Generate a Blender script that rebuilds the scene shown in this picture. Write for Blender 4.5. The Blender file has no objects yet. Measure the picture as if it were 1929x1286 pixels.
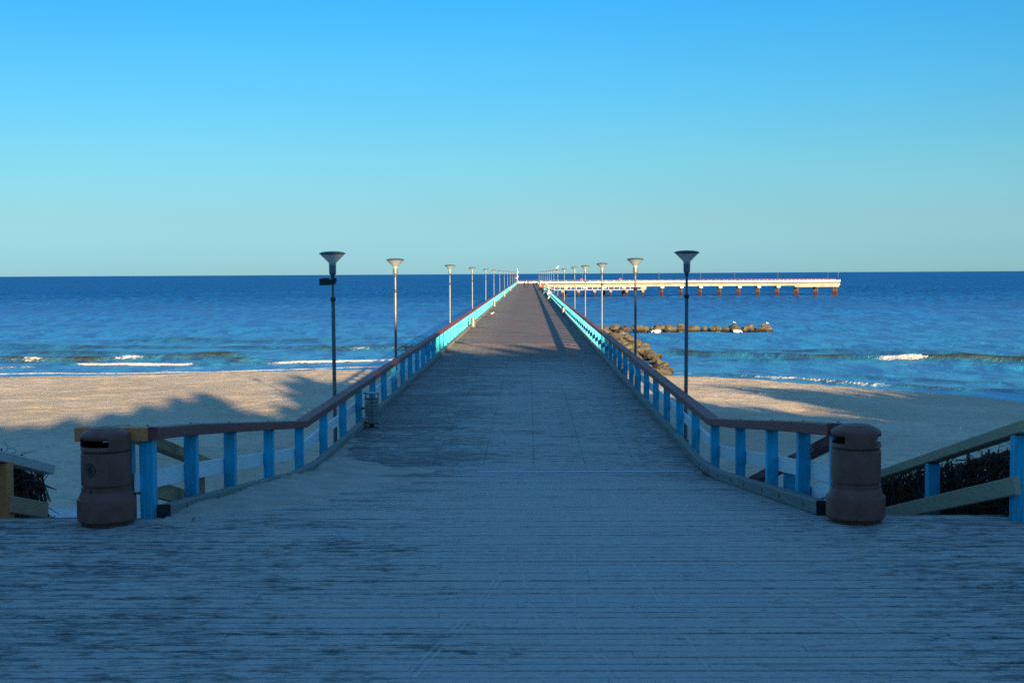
import bpy, math, random
import numpy as np
from mathutils import Matrix, Vector

rnd = random.Random(7)
nrs = np.random.RandomState(11)
SC = bpy.context.scene
COL = SC.collection
rad = math.radians

# ------------------------------------------------------------------ camera
YAW, PITCH, ROLL = rad(0.7607), rad(3.0093), rad(0.3151)
fwd = Vector((-math.sin(YAW) * math.cos(PITCH), math.cos(YAW) * math.cos(PITCH), -math.sin(PITCH)))
rgt = Vector((math.cos(YAW), math.sin(YAW), 0))
upv = rgt.cross(fwd)
cr, sr = math.cos(ROLL), math.sin(ROLL)
r_ = rgt * cr - upv * sr
u_ = rgt * sr + upv * cr
cam = bpy.data.cameras.new('camera')
cam.lens, cam.sensor_width, cam.clip_start, cam.clip_end = 36 * 2422 / 1929, 36, 0.05, 120000
camo = bpy.data.objects.new('camera', cam)
COL.objects.link(camo)
m = Matrix((r_, u_, -fwd)).transposed().to_4x4()
m.translation = (0, 0, 2.6)
camo.matrix_world = m
SC.camera = camo

# ------------------------------------------------------------------ sky, sun, exposure
SUN_EL, SUN_AZ = rad(9.6), rad(18.3)          # low morning sun behind the viewer, a little to the right
SUN_TO = Vector((math.sin(SUN_AZ) * math.cos(SUN_EL), -math.cos(SUN_AZ) * math.cos(SUN_EL), math.sin(SUN_EL)))
SC.view_settings.view_transform = 'Standard'
SC.view_settings.look = 'None'
SC.view_settings.exposure = 2.2
SC.view_settings.gamma = 1
SC.cycles.use_denoising = False
SC.cycles.sample_clamp_indirect = 3
EXPO = 2 ** 2.2
world = bpy.data.worlds.new('World')
SC.world = world
world.use_nodes = True
wn, wl = world.node_tree.nodes, world.node_tree.links
bg = wn['Background']
sky = wn.new('ShaderNodeTexSky')
sky.sky_type = 'NISHITA'
sky.sun_disc = False
sky.sun_elevation, sky.sun_rotation = SUN_EL, math.pi - SUN_AZ
sky.air_density, sky.dust_density, sky.ozone_density = 1, 0.2, 3
tc = wn.new('ShaderNodeTexCoord')
sep = wn.new('ShaderNodeSeparateXYZ')
wl.new(tc.outputs['Generated'], sep.inputs[0])
ramp = wn.new('ShaderNodeValToRGB')
wl.new(sep.outputs[2], ramp.inputs[0])
TINT = [(0.0, .060, .126, .241), (.0175, .060, .118, .21), (.0436, .069, .112, .157),
        (.0872, .0657, .124, .148), (.1478, .049, .132, .166), (.2079, .031, .135, .185), (.342, .055, .152, .207),
        (.5736, .135, .228, .28), (.866, .25, .365, .44), (1.0, .31, .435, .53)]
el = ramp.color_ramp.elements
while len(el) < len(TINT):
    el.new(0.5)
for e_, t_ in zip(el, TINT):
    e_.position = t_[0]
    e_.color = tuple(c / (EXPO * .1) for c in t_[1:]) + (1,)
mul = wn.new('ShaderNodeMix')
mul.data_type, mul.blend_type = 'RGBA', 'MULTIPLY'
mul.inputs['Factor'].default_value = 1
wl.new(sky.outputs[0], mul.inputs['A'])
wl.new(ramp.outputs[0], mul.inputs['B'])
thin = wn.new('ShaderNodeTexNoise')
wmap = wn.new('ShaderNodeMapping'); wmap.inputs['Scale'].default_value = (1, 1, 4)
wl.new(tc.outputs['Generated'], wmap.inputs[0]); wl.new(wmap.outputs[0], thin.inputs['Vector'])
thin.inputs['Scale'].default_value, thin.inputs['Detail'].default_value = 2.2, 5
mr = wn.new('ShaderNodeMapRange')
mr.inputs['From Min'].default_value, mr.inputs['From Max'].default_value = .3, .7
mr.inputs['To Min'].default_value, mr.inputs['To Max'].default_value = .97, 1.03
wl.new(thin.outputs['Fac'], mr.inputs['Value'])
veil = wn.new('ShaderNodeMix'); veil.data_type, veil.blend_type = 'RGBA', 'MULTIPLY'; veil.inputs['Factor'].default_value = 1
wl.new(mul.outputs['Result'], veil.inputs['A']); wl.new(mr.outputs[0], veil.inputs['B'])
wl.new(veil.outputs['Result'], bg.inputs[0])
bg.inputs[1].default_value = 0.1
sun = bpy.data.lights.new('sun', 'SUN')
sun.energy, sun.angle, sun.color = 3.7, rad(0.53), (1, .75, .39)
suno = bpy.data.objects.new('sun', sun)
suno.rotation_euler = SUN_TO.to_track_quat('Z', 'Y').to_euler()
suno.location = (30, -60, 40)
COL.objects.link(suno)

# ------------------------------------------------------------------ helpers
def noise2(x, y, seed=0):
    """smooth value noise in [-1,1], numpy arrays"""
    x = np.asarray(x, float); y = np.asarray(y, float)
    xi, yi = np.floor(x), np.floor(y)
    xf, yf = x - xi, y - yi
    xf, yf = xf * xf * (3 - 2 * xf), yf * yf * (3 - 2 * yf)
    def h(a, b):
        v = np.sin(a * 127.1 + b * 311.7 + seed * 74.7) * 43758.5453
        return (v - np.floor(v)) * 2 - 1
    return ((h(xi, yi) * (1 - xf) + h(xi + 1, yi) * xf) * (1 - yf) + (h(xi, yi + 1) * (1 - xf) + h(xi + 1, yi + 1) * xf) * yf)

def fbm(x, y, o=3, seed=0):
    s, a = 0, 1
    for k in range(o):
        s = s + a * noise2(np.asarray(x) * 2 ** k, np.asarray(y) * 2 ** k, seed + k * 13)
        a *= .5
    return s

class MB:
    def __init__(self):
        self.v, self.f, self.mi, self.sm = [], [], [], []
    def add(self, vs, fs, mi=0, smooth=False):
        b = len(self.v)
        self.v += [tuple(p) for p in vs]
        for f in fs:
            self.f.append(tuple(i + b for i in f)); self.mi.append(mi); self.sm.append(smooth)
        return self
    def box(self, x0, x1, y0, y1, z0, z1, mi=0):
        vs = [(x, y, z) for z in (z0, z1) for y in (y0, y1) for x in (x0, x1)]
        return self.add(vs, [(0, 2, 3, 1), (4, 5, 7, 6), (0, 1, 5, 4), (2, 6, 7, 3), (0, 4, 6, 2), (1, 3, 7, 5)], mi)
    def bar(self, a, b, w, h, mi=0, up=(0, 0, 1), c=0.0):
        """timber from a to b, w wide, h deep along up, c = chamfer"""
        a, b = Vector(a), Vector(b)
        d = (b - a).normalized(); s = d.cross(Vector(up)).normalized(); u = s.cross(d)
        w, h = w / 2, h / 2
        if c > 0:
            pr = [(-w + c, -h), (w - c, -h), (w, -h + c), (w, h - c), (w - c, h), (-w + c, h), (-w, h - c), (-w, -h + c)]
        else:
            pr = [(-w, -h), (w, -h), (w, h), (-w, h)]
        n = len(pr)
        vs = [p + s * x + u * y for p in (a, b) for x, y in pr]
        fs = [tuple(range(n)), tuple(range(2 * n - 1, n - 1, -1))] + [(i, i + n, (i + 1) % n + n, (i + 1) % n) for i in range(n)]
        return self.add(vs, fs, mi)
    def tube(self, pts, rs, seg=8, mi=0, caps=True):
        pts = [Vector(p) for p in pts]
        if not hasattr(rs, '__len__'):
            rs = [rs] * len(pts)
        vs, fs = [], []
        ref = Vector((0, 0, 1)) if abs((pts[-1] - pts[0]).normalized().z) < .9 else Vector((1, 0, 0))
        for i, p in enumerate(pts):
            d = (pts[min(i + 1, len(pts) - 1)] - pts[max(i - 1, 0)]).normalized()
            s = d.cross(ref).normalized(); u = s.cross(d)
            for k in range(seg):
                t = 2 * math.pi * k / seg
                vs.append(p + (s * math.cos(t) + u * math.sin(t)) * rs[i])
        for i in range(len(pts) - 1):
            for k in range(seg):
                k2 = (k + 1) % seg
                fs.append((i * seg + k, i * seg + k2, (i + 1) * seg + k2, (i + 1) * seg + k))
        if caps:
            fs.append(tuple(range(seg - 1, -1, -1))); fs.append(tuple(range((len(pts) - 1) * seg, len(pts) * seg)))
        return self.add(vs, fs, mi, True)
    def lathe(self, prof, seg=24, mi=0, c=(0, 0, 0), smooth=True, skip=None):
        vs, fs = [], []
        for r, z in prof:
            for k in range(seg):
                t = 2 * math.pi * k / seg
                vs.append((c[0] + r * math.cos(t), c[1] + r * math.sin(t), c[2] + z))
        for i in range(len(prof) - 1):
            for k in range(seg):
                if skip and skip(i, k):
                    continue
                k2 = (k + 1) % seg
                fs.append((i * seg + k, i * seg + k2, (i + 1) * seg + k2, (i + 1) * seg + k))
        return self.add(vs, fs, mi, smooth)
    def blob(self, c, r, seed=0, rough=.25, nu=10, nv=7, mi=0, flat=1.0, smooth=False):
        """uneven boulder / body"""
        q = random.Random(seed)
        ph = [q.uniform(0, 6.28) for _ in range(8)]
        vs, fs = [], []
        cut = [(Vector((q.uniform(-1, 1), q.uniform(-1, 1), q.uniform(-.3, 1))).normalized(), q.uniform(.62, .9)) for _ in range(5)]
        for i in range(nv + 1):
            th = math.pi * i / nv
            for k in range(nu):
                a = 2 * math.pi * k / nu
                d = Vector((math.sin(th) * math.cos(a), math.sin(th) * math.sin(a), math.cos(th)))
                s = 1 + rough * (.5 * math.sin(2.1 * d.x * 2 + ph[0]) * math.sin(2.7 * d.y * 2 + ph[1]) + .4 * math.sin(3.3 * d.z * 2 + ph[2]) + .35 * math.sin(5 * d.x + 4 * d.y + ph[3]))
                for nrm, dd in cut:
                    t = d.dot(nrm) * s
                    if rough > .01 and t > dd:
                        s *= dd / t
                vs.append((c[0] + r[0] * d.x * s, c[1] + r[1] * d.y * s, c[2] + r[2] * d.z * s * flat))
        for i in range(nv):
            for k in range(nu):
                k2 = (k + 1) % nu
                fs.append((i * nu + k, (i + 1) * nu + k, (i + 1) * nu + k2, i * nu + k2))
        return self.add(vs, fs, mi, smooth)
    def mesh(self, name, mats):
        me = bpy.data.meshes.new(name)
        me.from_pydata(self.v, [], self.f)
        for mt in (mats if isinstance(mats, (list, tuple)) else [mats]):
            me.materials.append(mt)
        me.polygons.foreach_set('material_index', self.mi)
        me.polygons.foreach_set('use_smooth', self.sm)
        me.update()
        if any(self.sm): me.set_sharp_from_angle(angle=rad(24))
        return me
    def build(self, name, mats, parent=None, loc=None):
        return ob(name, self.mesh(name, mats), parent, loc)

def ob(name, me, parent=None, loc=None, rot=None, scale=None):
    o = bpy.data.objects.new(name, me)
    COL.objects.link(o)
    if parent is not None:
        o.parent = parent
    if loc is not None: o.location = loc
    if rot is not None: o.rotation_euler = rot
    if scale is not None: o.scale = scale
    return o

def tag(o, label=None, cat=None, group=None, kind=None):
    if label: o['label'] = label
    if cat: o['category'] = cat
    if group: o['group'] = group
    if kind: o['kind'] = kind
    return o

def thing(name, label, cat, loc=(0, 0, 0), rz=0, group=None):
    o = bpy.data.objects.new(name, None)
    o.empty_display_size = .2
    COL.objects.link(o)
    o.location = loc; o.rotation_euler = (0, 0, rz)
    return tag(o, label, cat, group)

def copy_tree(o, parent=None):
    c = o.copy()
    COL.objects.link(c)
    c.parent = parent
    for ch in list(o.children):
        copy_tree(ch, c)
    return c

def np_mesh(name, V, Q, mats, attrs=None, smooth=True):
    me = bpy.data.meshes.new(name)
    V = np.asarray(V, np.float32); Q = np.asarray(Q, np.int32)
    me.vertices.add(len(V)); me.vertices.foreach_set('co', V.ravel())
    k = Q.shape[1]
    me.loops.add(Q.size); me.loops.foreach_set('vertex_index', Q.ravel())
    me.polygons.add(len(Q))
    me.polygons.foreach_set('loop_start', np.arange(0, Q.size, k, dtype=np.int32))
    me.polygons.foreach_set('loop_total', np.full(len(Q), k, np.int32))
    me.polygons.foreach_set('use_smooth', np.full(len(Q), smooth))
    for n_, a in (attrs or {}).items():
        at = me.attributes.new(n_, 'FLOAT', 'POINT'); at.data.foreach_set('value', np.asarray(a, np.float32).ravel())
    me.materials.append(mats)
    me.update(); me.validate()
    return me

def grid_faces(nr, nc):
    i = np.arange(nr - 1)[:, None] * nc + np.arange(nc - 1)[None, :]
    i = i.ravel()
    return np.stack([i, i + 1, i + nc + 1, i + nc], 1)

# ------------------------------------------------------------------ materials
class Mat:
    def __init__(self, name, rough=.6, spec=.3, metal=0):
        self.m = bpy.data.materials.new(name); self.m.use_nodes = True
        self.t = self.m.node_tree; self.n = self.t.nodes
        self.b = self.n['Principled BSDF']
        self.b.inputs['Roughness'].default_value = rough
        self.b.inputs['Specular IOR Level'].default_value = spec
        self.b.inputs['Metallic'].default_value = metal
    def node(self, typ, **kw):
        n = self.n.new('ShaderNode' + typ)
        for k, v in kw.items():
            setattr(n, k, v)
        return n
    def put(self, sock, v):
        if hasattr(v, 'is_output') or isinstance(v, bpy.types.NodeSocket):
            self.t.links.new(v, sock)
        elif isinstance(v, (tuple, list)) and len(v) == 3 and sock.type == 'RGBA':
            sock.default_value = tuple(v) + (1,)
        else:
            sock.default_value = v
    def coords(self, kind='pos', scale=(1, 1, 1), off=(0, 0, 0)):
        if kind == 'pos':
            o = self.node('NewGeometry').outputs['Position']
        else:
            o = self.node('TexCoord').outputs[kind]
        mp = self.node('Mapping')
        self.put(mp.inputs[0], o); mp.inputs['Scale'].default_value = scale; mp.inputs['Location'].default_value = off
        return mp.outputs[0]
    def noise(self, co, scale=1, detail=3, rough=.55, dist=0):
        n = self.node('TexNoise')
        self.put(n.inputs['Vector'], co); n.inputs['Scale'].default_value = scale; n.inputs['Detail'].default_value = detail
        n.inputs['Roughness'].default_value = rough; n.inputs['Distortion'].default_value = dist
        return n.outputs['Fac']
    def ramp(self, f, a, b, lo=0.0, hi=1.0):
        n = self.node('MapRange'); n.interpolation_type = 'SMOOTHSTEP'
        self.put(n.inputs['Value'], f); n.inputs['From Min'].default_value = a; n.inputs['From Max'].default_value = b
        n.inputs['To Min'].default_value = lo; n.inputs['To Max'].default_value = hi
        return n.outputs[0]
    def math(self, op, a, b=0.0, c=None):
        n = self.node('Math', operation=op)
        self.put(n.inputs[0], a); self.put(n.inputs[1], b)
        if c is not None: self.put(n.inputs[2], c)
        return n.outputs[0]
    def mix(self, f, a, b, mode='MIX'):
        n = self.node('Mix'); n.data_type = 'RGBA'; n.blend_type = mode
        self.put(n.inputs['Factor'], f); self.put(n.inputs['A'], a); self.put(n.inputs['B'], b)
        return n.outputs['Result']
    def color(self, c):
        self.put(self.b.inputs['Base Color'], c); return self
    def bump(self, h, strength=.3, dist=.01):
        n = self.node('Bump'); n.inputs['Strength'].default_value = strength; n.inputs['Distance'].default_value = dist
        self.put(n.inputs['Height'], h)
        self.put(self.b.inputs['Normal'], n.outputs[0]); return self
    def attr(self, name):
        n = self.node('Attribute', attribute_name=name); return n.outputs['Fac']

def sepxyz(M, co):
    s = M.node('SeparateXYZ'); M.put(s.inputs[0], co); return s.outputs

PITCHW = .146            # plank pitch
def mk_plank(light=False):
    M = Mat('weathered_planks', .75, .25)
    pos = M.node('NewGeometry').outputs['Position']
    xyz = sepxyz(M, pos)
    row = M.math('FLOOR', M.math('DIVIDE', xyz[1], PITCHW))
    crev = M.math('ABSOLUTE', M.math('SUBTRACT', M.math('FRACT', M.math('DIVIDE', xyz[1], PITCHW)), .5))
    wnz = M.node('TexWhiteNoise', noise_dimensions='2D')
    cmb = M.node('CombineXYZ'); M.put(cmb.inputs[0], row)
    M.put(cmb.inputs[1], M.math('FLOOR', M.math('DIVIDE', M.math('ADD', xyz[0], M.math('MULTIPLY', row, 1.37)), 3.3)))
    M.put(wnz.inputs['Vector'], cmb.outputs[0])
    grain = M.noise(M.coords('pos', (2.2, 40, 40)), 2.0, 6, .65)
    blot = M.noise(M.coords('pos', (.6, 1.2, 1)), .8, 6, .62)
    fine = M.noise(M.coords('pos', (3.4, 11, 9)), 1.0, 8, .74, .3)
    speck = M.noise(M.coords('pos', (14, 40, 14)), 1.0, 5, .75)
    base = M.mix(wnz.outputs['Value'], (.10, .09, .078), (.235, .222, .195))
    red = M.noise(M.coords('pos', (.35, .5, 1), (7, 2, 0)), .9, 4, .6)
    base = M.mix(M.math('MULTIPLY', M.ramp(red, .40, .62), M.ramp(xyz[1], 50, 62, .12, .9)), base, (.25, .138, .11))
    base = M.mix(M.ramp(grain, .35, .7), M.mix(.55, base, (.045, .036, .032)), base)
    # blown sand and scuffing: caught in streaks, more on the landing and on the trodden middle
    near = M.ramp(xyz[1], 25, 15, .01, .07)
    mid = M.ramp(M.math('ABSOLUTE', M.math('ADD', M.math('SUBTRACT', xyz[0], .55), M.math('MULTIPLY', M.math('SUBTRACT', blot, .5), 3.0))), 3.4, .5, 0, .10)
    far = M.ramp(xyz[1], 70, 40, -1.2, 1)
    amt = M.math('MULTIPLY', M.math('ADD', near, mid), far)
    s = M.math('ADD', M.math('MULTIPLY', blot, .30), M.math('MULTIPLY', fine, .85))
    sand = M.ramp(M.math('ADD', s, amt), .555, .70)
    c = M.mix(M.math('MULTIPLY', sand, .85), base, (.46, .44, .385))
    c = M.mix(M.ramp(speck, .5, .62, 0, .6), c, M.mix(.6, c, (.05, .042, .036)))
    c = M.mix(M.ramp(speck, .47, .37, 0, .4), c, (.46, .43, .39))
    # dirt packed along the board edges
    c = M.mix(M.math('MULTIPLY', M.ramp(crev, .36, .48), M.ramp(fine, .42, .6, 0, .6)), c, (.045, .038, .033))
    M.color(c)
    M.bump(M.math('ADD', M.math('ADD', grain, M.math('MULTIPLY', sand, .7)), M.math('MULTIPLY', speck, .5)), .45, .006)
    return M.m
PLANK = mk_plank()

def wood(name, a, b, stretch=(6, 6, .8), rough=.7, kind='Object', dark=.55, spec=.25, chips=None):
    M = Mat(name, rough, spec)
    co = M.coords(kind, stretch)
    oi = M.node('ObjectInfo').outputs['Random']
    g = M.noise(co, 4, 6, .62, .4)
    cr_ = M.noise(M.coords(kind, tuple(s * 2.2 if s > 1 else s * .5 for s in stretch), (3, 5, 7)), 3, 3, .5)
    c = M.mix(M.ramp(g, .3, .72), a, b)
    c = M.mix(M.math('MULTIPLY', oi, .28), c, M.mix(.5, a, (.02, .02, .02)))
    c = M.mix(M.ramp(cr_, .27, .2, 0, dark), c, (.015, .015, .018))
    if chips:
        w = M.noise(M.coords('pos', (3, 3, 3)), 4, 4, .6)
        c = M.mix(M.ramp(w, .60, .68, 0, .7), c, chips)
    if name == 'turquoise_paint':
        zz = sepxyz(M, M.node('TexCoord').outputs['Object'])[2]
        gr_ = M.noise(M.coords('pos', (22, 22, 1.2)), 1.0, 4, .65)
        c = M.mix(M.math('MULTIPLY', M.ramp(zz, .45, -.05, .12, .55), M.ramp(gr_, .42, .62)), c, (.06, .075, .075))
    M.color(c); M.bump(g, .3, .004)
    return M.m
BLUE = wood('turquoise_paint', (.008, .40, .60), (.012, .50, .74), (9, 9, .7), .5, dark=.6, spec=.35, chips=(.12, .30, .38))
WHITE = wood('white_paint', (.78, .82, .84), (.86, .88, .89), (1, .8, 9), .5, dark=.15, chips=(.55, .53, .5))
TURQ_RAIL = wood('turquoise_rail_paint', (.03, .36, .46), (.05, .44, .52), (1, .8, 9), .55, dark=.3)
MAROON = wood('maroon_stain', (.20, .042, .044), (.27, .062, .06), (9, .6, 9), .55, spec=.25, dark=.5)
KERB = wood('kerb_timber', (.17, .19, .17), (.27, .28, .25), (9, .6, 9), .75)
RAW = wood('raw_pine', (.78, .23, .07), (.92, .32, .11), (9, .8, 9), .65)
PALEPINE = wood('pale_pine', (.56, .50, .44), (.70, .63, .55), (9, .8, 9), .7)
BROWNPINE = wood('brown_pine', (.46, .27, .15), (.58, .36, .21), (9, .8, 9), .7)
RAWGREY = wood('greyed_pine', (.42, .32, .20), (.55, .43, .28), (9, .8, 9), .7)
BEAM = wood('beam_timber', (.06, .05, .045), (.10, .085, .07), (6, .6, 6), .8)
STAKE = wood('stake_bark', (.09, .055, .035), (.15, .09, .055), (9, 9, .8), .8)

def plain(name, col, rough=.5, spec=.4, metal=0, var=.25, sc=6, bump=0, kind='pos'):
    M = Mat(name, rough, spec, metal)
    n = M.noise(M.coords(kind), sc, 4, .6)
    dk = tuple(c * (1 - var) for c in col)
    lt = tuple(min(1, c * (1 + var)) for c in col)
    M.color(M.mix(M.ramp(n, .25, .75), dk, lt))
    if bump: M.bump(n, bump, .01)
    return M.m
DARK = plain('dark_iron', (.02, .02, .022), .5)
BINPLASTIC = plain('brown_plastic', (.21, .078, .055), .5, .25, var=.18, sc=9, bump=.12)
EMBLEM = plain('emblem_dark', (.022, .018, .012), .5)
EMBLEM_FIG = plain('emblem_figure', (.10, .075, .06), .5)
STEEL = plain('galvanised_steel', (.19, .20, .20), .45, .5, .4, .2, 8)
POLE = plain('lamp_pole_steel', (.13, .14, .145), .45, .5, .3, .18, 5)
LAMPDARK = plain('lamp_cap', (.05, .06, .07), .45)
def mk_frost():
    M = Mat('frosted_acrylic', .35, .5)
    M.color((.62, .66, .68))
    tr = M.node('BsdfTransparent'); mx = M.node('MixShader')
    tl = M.node('BsdfTranslucent'); M.put(tl.inputs[0], (.6, .7, .75)); mx2 = M.node('MixShader'); mx2.inputs[0].default_value = .6
    out = M.n['Material Output']
    M.t.links.new(M.b.outputs[0], mx2.inputs[1]); M.t.links.new(tl.outputs[0], mx2.inputs[2])
    mx.inputs[0].default_value = .5
    M.t.links.new(tr.outputs[0], mx.inputs[1]); M.t.links.new(mx2.outputs[0], mx.inputs[2])
    M.t.links.new(mx.outputs[0], out.inputs[0])
    return M.m
FROST = mk_frost()
CONC = plain('white_concrete', (.24, .228, .195), .8, .2, 0, .25, .35)
CONCWHITE = plain('white_wall_paint', (.5, .51, .5), .7, .2, 0, .1, .4)
CONCPINK = plain('stained_pile_cap', (.24, .14, .10), .85, .2, 0, .3, .6)
RAILPINK = plain('faded_red_rail', (.17, .05, .07), .6)
def mk_pile():
    M = Mat('rusty_pile', .8, .2)
    xyz = sepxyz(M, M.node('NewGeometry').outputs['Position'])
    n = M.noise(M.coords('pos', (.8, .8, .4)), 1.5, 4, .6)
    red = M.ramp(M.math('ADD', xyz[2], M.math('MULTIPLY', n, .8)), -4.55, -4.2)
    M.color(M.mix(red, M.mix(n, (.032, .008, .008), (.065, .014, .012)), M.mix(n, (.035, .028, .026), (.08, .055, .045))))
    return M.m
PILE = mk_pile()
def mk_rock():
    M = Mat('boulder_stone', .85, .2)
    co = M.coords('pos'); n = M.noise(co, 1.3, 6, .65); n2 = M.noise(co, 7, 4, .6)
    oi = M.node('ObjectInfo').outputs['Random']
    c = M.mix(oi, (.065, .06, .048), (.14, .12, .088))
    c = M.mix(M.ramp(n, .35, .7), M.mix(.6, c, (.035, .026, .018)), c)
    c = M.mix(M.ramp(n2, .55, .75, 0, .5), c, (.17, .14, .095))
    z = sepxyz(M, M.node('NewGeometry').outputs['Position'])[2]
    wet = M.ramp(M.math('ADD', z, M.math('MULTIPLY', n, .5)), -5.35, -5.75)
    c = M.mix(wet, c, (.018, .017, .012))
    M.color(c); M.put(M.b.inputs['Roughness'], M.math('SUBTRACT', .88, M.math('MULTIPLY', wet, .5)))
    M.bump(M.math('ADD', n, M.math('MULTIPLY', n2, .4)), .6, .12)
    return M.m
ROCK = mk_rock()
WATER_Z = -6.2
def mk_sand():
    M = Mat('beach_sand', .95, .1)
    pos = M.node('NewGeometry').outputs['Position']
    xyz = sepxyz(M, pos)
    big = M.noise(M.coords('pos', (1, .7, 1)), .12, 4, .6)
    med = M.noise(M.coords('pos'), 1.6, 5, .62)
    fin = M.noise(M.coords('pos'), 3.6, 8, .76)
    c = M.mix(M.ramp(big, .35, .7), (.56, .445, .31), (.69, .555, .40))
    c = M.mix(M.ramp(fin, .49, .66, 0, .5), c, (.27, .205, .14))
    c = M.mix(M.ramp(med, .5, .36, 0, .35), c, (.33, .26, .18))
    wet = M.ramp(M.math('ADD', xyz[2], M.math('MULTIPLY', big, .22)), WATER_Z + .55, WATER_Z + .22)
    c = M.mix(M.math('MULTIPLY', wet, .7), c, (.19, .16, .125))
    M.color(c)
    M.put(M.b.inputs['Roughness'], M.math('SUBTRACT', .95, M.math('MULTIPLY', wet, .55)))
    M.put(M.b.inputs['Specular IOR Level'], M.math('ADD', .1, M.math('MULTIPLY', wet, .3)))
    dry = M.math('SUBTRACT', 1.0, M.math('MULTIPLY', wet, .85))
    M.bump(M.math('MULTIPLY', M.math('ADD', M.math('MULTIPLY', med, .55), M.math('MULTIPLY', fin, .55)), dry), .8, .2)
    return M.m
SAND = mk_sand()
def mk_sea():
    M = Mat('sea_water', .16, .22)
    M.b.inputs['IOR'].default_value = 1.333
    pos = M.node('NewGeometry').outputs['Position']
    xyz = sepxyz(M, pos)
    big = M.noise(M.coords('pos', (.5, 1, 1)), .02, 4, .6)
    chop = M.noise(M.coords('pos', (1, .42, 1), (40, 9, 0)), .34, 8, .78, .4)
    shoal = M.ramp(xyz[1], 300, 95)
    deep = M.mix(M.ramp(big, .35, .68), (.004, .13, .375), (.010, .175, .45))
    body = M.mix(shoal, deep, (.018, .26, .41))
    body = M.mix(M.ramp(chop, .43, .56), M.mix(.8, body, (.002, .04, .16)), body)
    body = M.mix(M.attr('turbid'), body, (.034, .044, .036))
    f = M.attr('foam')
    fn = M.noise(M.coords('pos', (.9, 1.6, 1)), 1.7, 7, .72, .4)
    foam = M.ramp(M.math('ADD', f, M.math('MULTIPLY', M.math('SUBTRACT', fn, .5), 2.2)), .46, .80)
    M.color(M.mix(foam, body, (.70, .69, .66)))
    M.b.inputs['Roughness'].default_value = 1
    M.b.inputs['Specular IOR Level'].default_value = 0
    share = M.math('MULTIPLY', M.ramp(xyz[1], 90, 600, .42, .07), M.math('SUBTRACT', 1.0, M.math('MULTIPLY', M.attr('turbid'), 1.04)))
    share = M.math('MULTIPLY', share, M.math('SUBTRACT', 1.0, foam))
    w1 = M.noise(M.coords('pos', (1, .6, 1)), .33, 8, .7, .5)
    w2 = M.noise(M.coords('pos', (.7, 1.3, 1), (13, 7, 0)), 1.4, 5, .62, .4)
    h = M.math('ADD', M.math('MULTIPLY', w1, 1.7), M.math('MULTIPLY', w2, .16))
    M.bump(h, 1.0, .6)
    gl = M.node('BsdfGlossy'); gl.inputs['Roughness'].default_value = .3
    M.put(gl.inputs['Color'], (.60, .86, 1.0))
    M.t.links.new(M.b.inputs['Normal'].links[0].from_socket, gl.inputs['Normal'])
    mx = M.node('MixShader'); M.put(mx.inputs[0], share)
    M.t.links.new(M.b.outputs[0], mx.inputs[1]); M.t.links.new(gl.outputs[0], mx.inputs[2])
    M.t.links.new(mx.outputs[0], M.n['Material Output'].inputs[0])
    return M.m
SEA = mk_sea()

# ------------------------------------------------------------------ heights of the place
EDGE = 13.72                                        # seaward edge of the landing
def zdeck(y):
    """top of the boards: level landing, ramp down, then level pier"""
    if y <= EDGE: return 0.0
    if y >= 22.6: return -.97
    return -.97 * (y - EDGE) / (22.6 - EDGE)
SX = np.array([-160, -80, -46, -28, -15, 0, 13.6, 21, 25.3, 29, 32.2, 45, 80, 160], float)
SY = np.array([104, 108, 111.5, 113.4, 118.5, 116.5, 108.8, 100.7, 94.5, 89, 84.5, 73, 58, 45], float)
def shore(x):
    return np.interp(x, SX, SY)
def zbeach(x, y):
    x = np.asarray(x, float); y = np.asarray(y, float)
    d = shore(x) - y
    z = WATER_Z + np.where(d > 25, .075 * 25 + .028 * (d - 25), .075 * d)
    lim = -1.55 - .025 * np.clip(y - 13, -30, 40)
    z = -np.log(np.exp(-np.clip(z, -40, 8) * 3) + np.exp(-lim * 3)) / 3
    dune = np.clip((-14 - y) / 16, 0, 1); dune = dune * dune * (3 - 2 * dune)
    z = z * (1 - dune) + (4.6 + .6 * noise2(x * .06, y * .06, 5)) * dune
    side = np.clip((np.abs(x) - 10) / 18, 0, 1) * np.clip((8 - y) / 18, 0, 1)
    z = z + side * 1.6 * (1 - dune)
    return z

# ------------------------------------------------------------------ beach
def make_beach():
    xs = np.unique(np.concatenate([np.arange(-60, 60.01, .28), np.arange(-160, -60, 4), np.arange(60, 161, 4)]))
    ys = np.unique(np.concatenate([np.arange(-90, 6, 3), np.arange(6, 122, .3), np.arange(122, 150, 2)]))
    X, Y = np.meshgrid(xs, ys)
    d = shore(X) - Y
    dry = np.clip((d - 4) / 9, 0, 1)
    Z = zbeach(X, Y)
    foot = np.minimum(noise2(X * 1.5, Y * 1.2, 3), 0) * .055 + noise2(X * .8 + 3, Y * .7, 8) * .04 + fbm(X * .17, Y * .14, 3, 21) * .09
    Z = Z + foot * dry + noise2(X * .1, Y * .3, 4) * .015
    # undersea it just falls away
    V = np.stack([X, Y, Z], -1).reshape(-1, 3)
    o = ob('beach', np_mesh('beach', V, grid_faces(len(ys), len(xs)), SAND))
    return tag(o, kind='structure')
make_beach()

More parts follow.
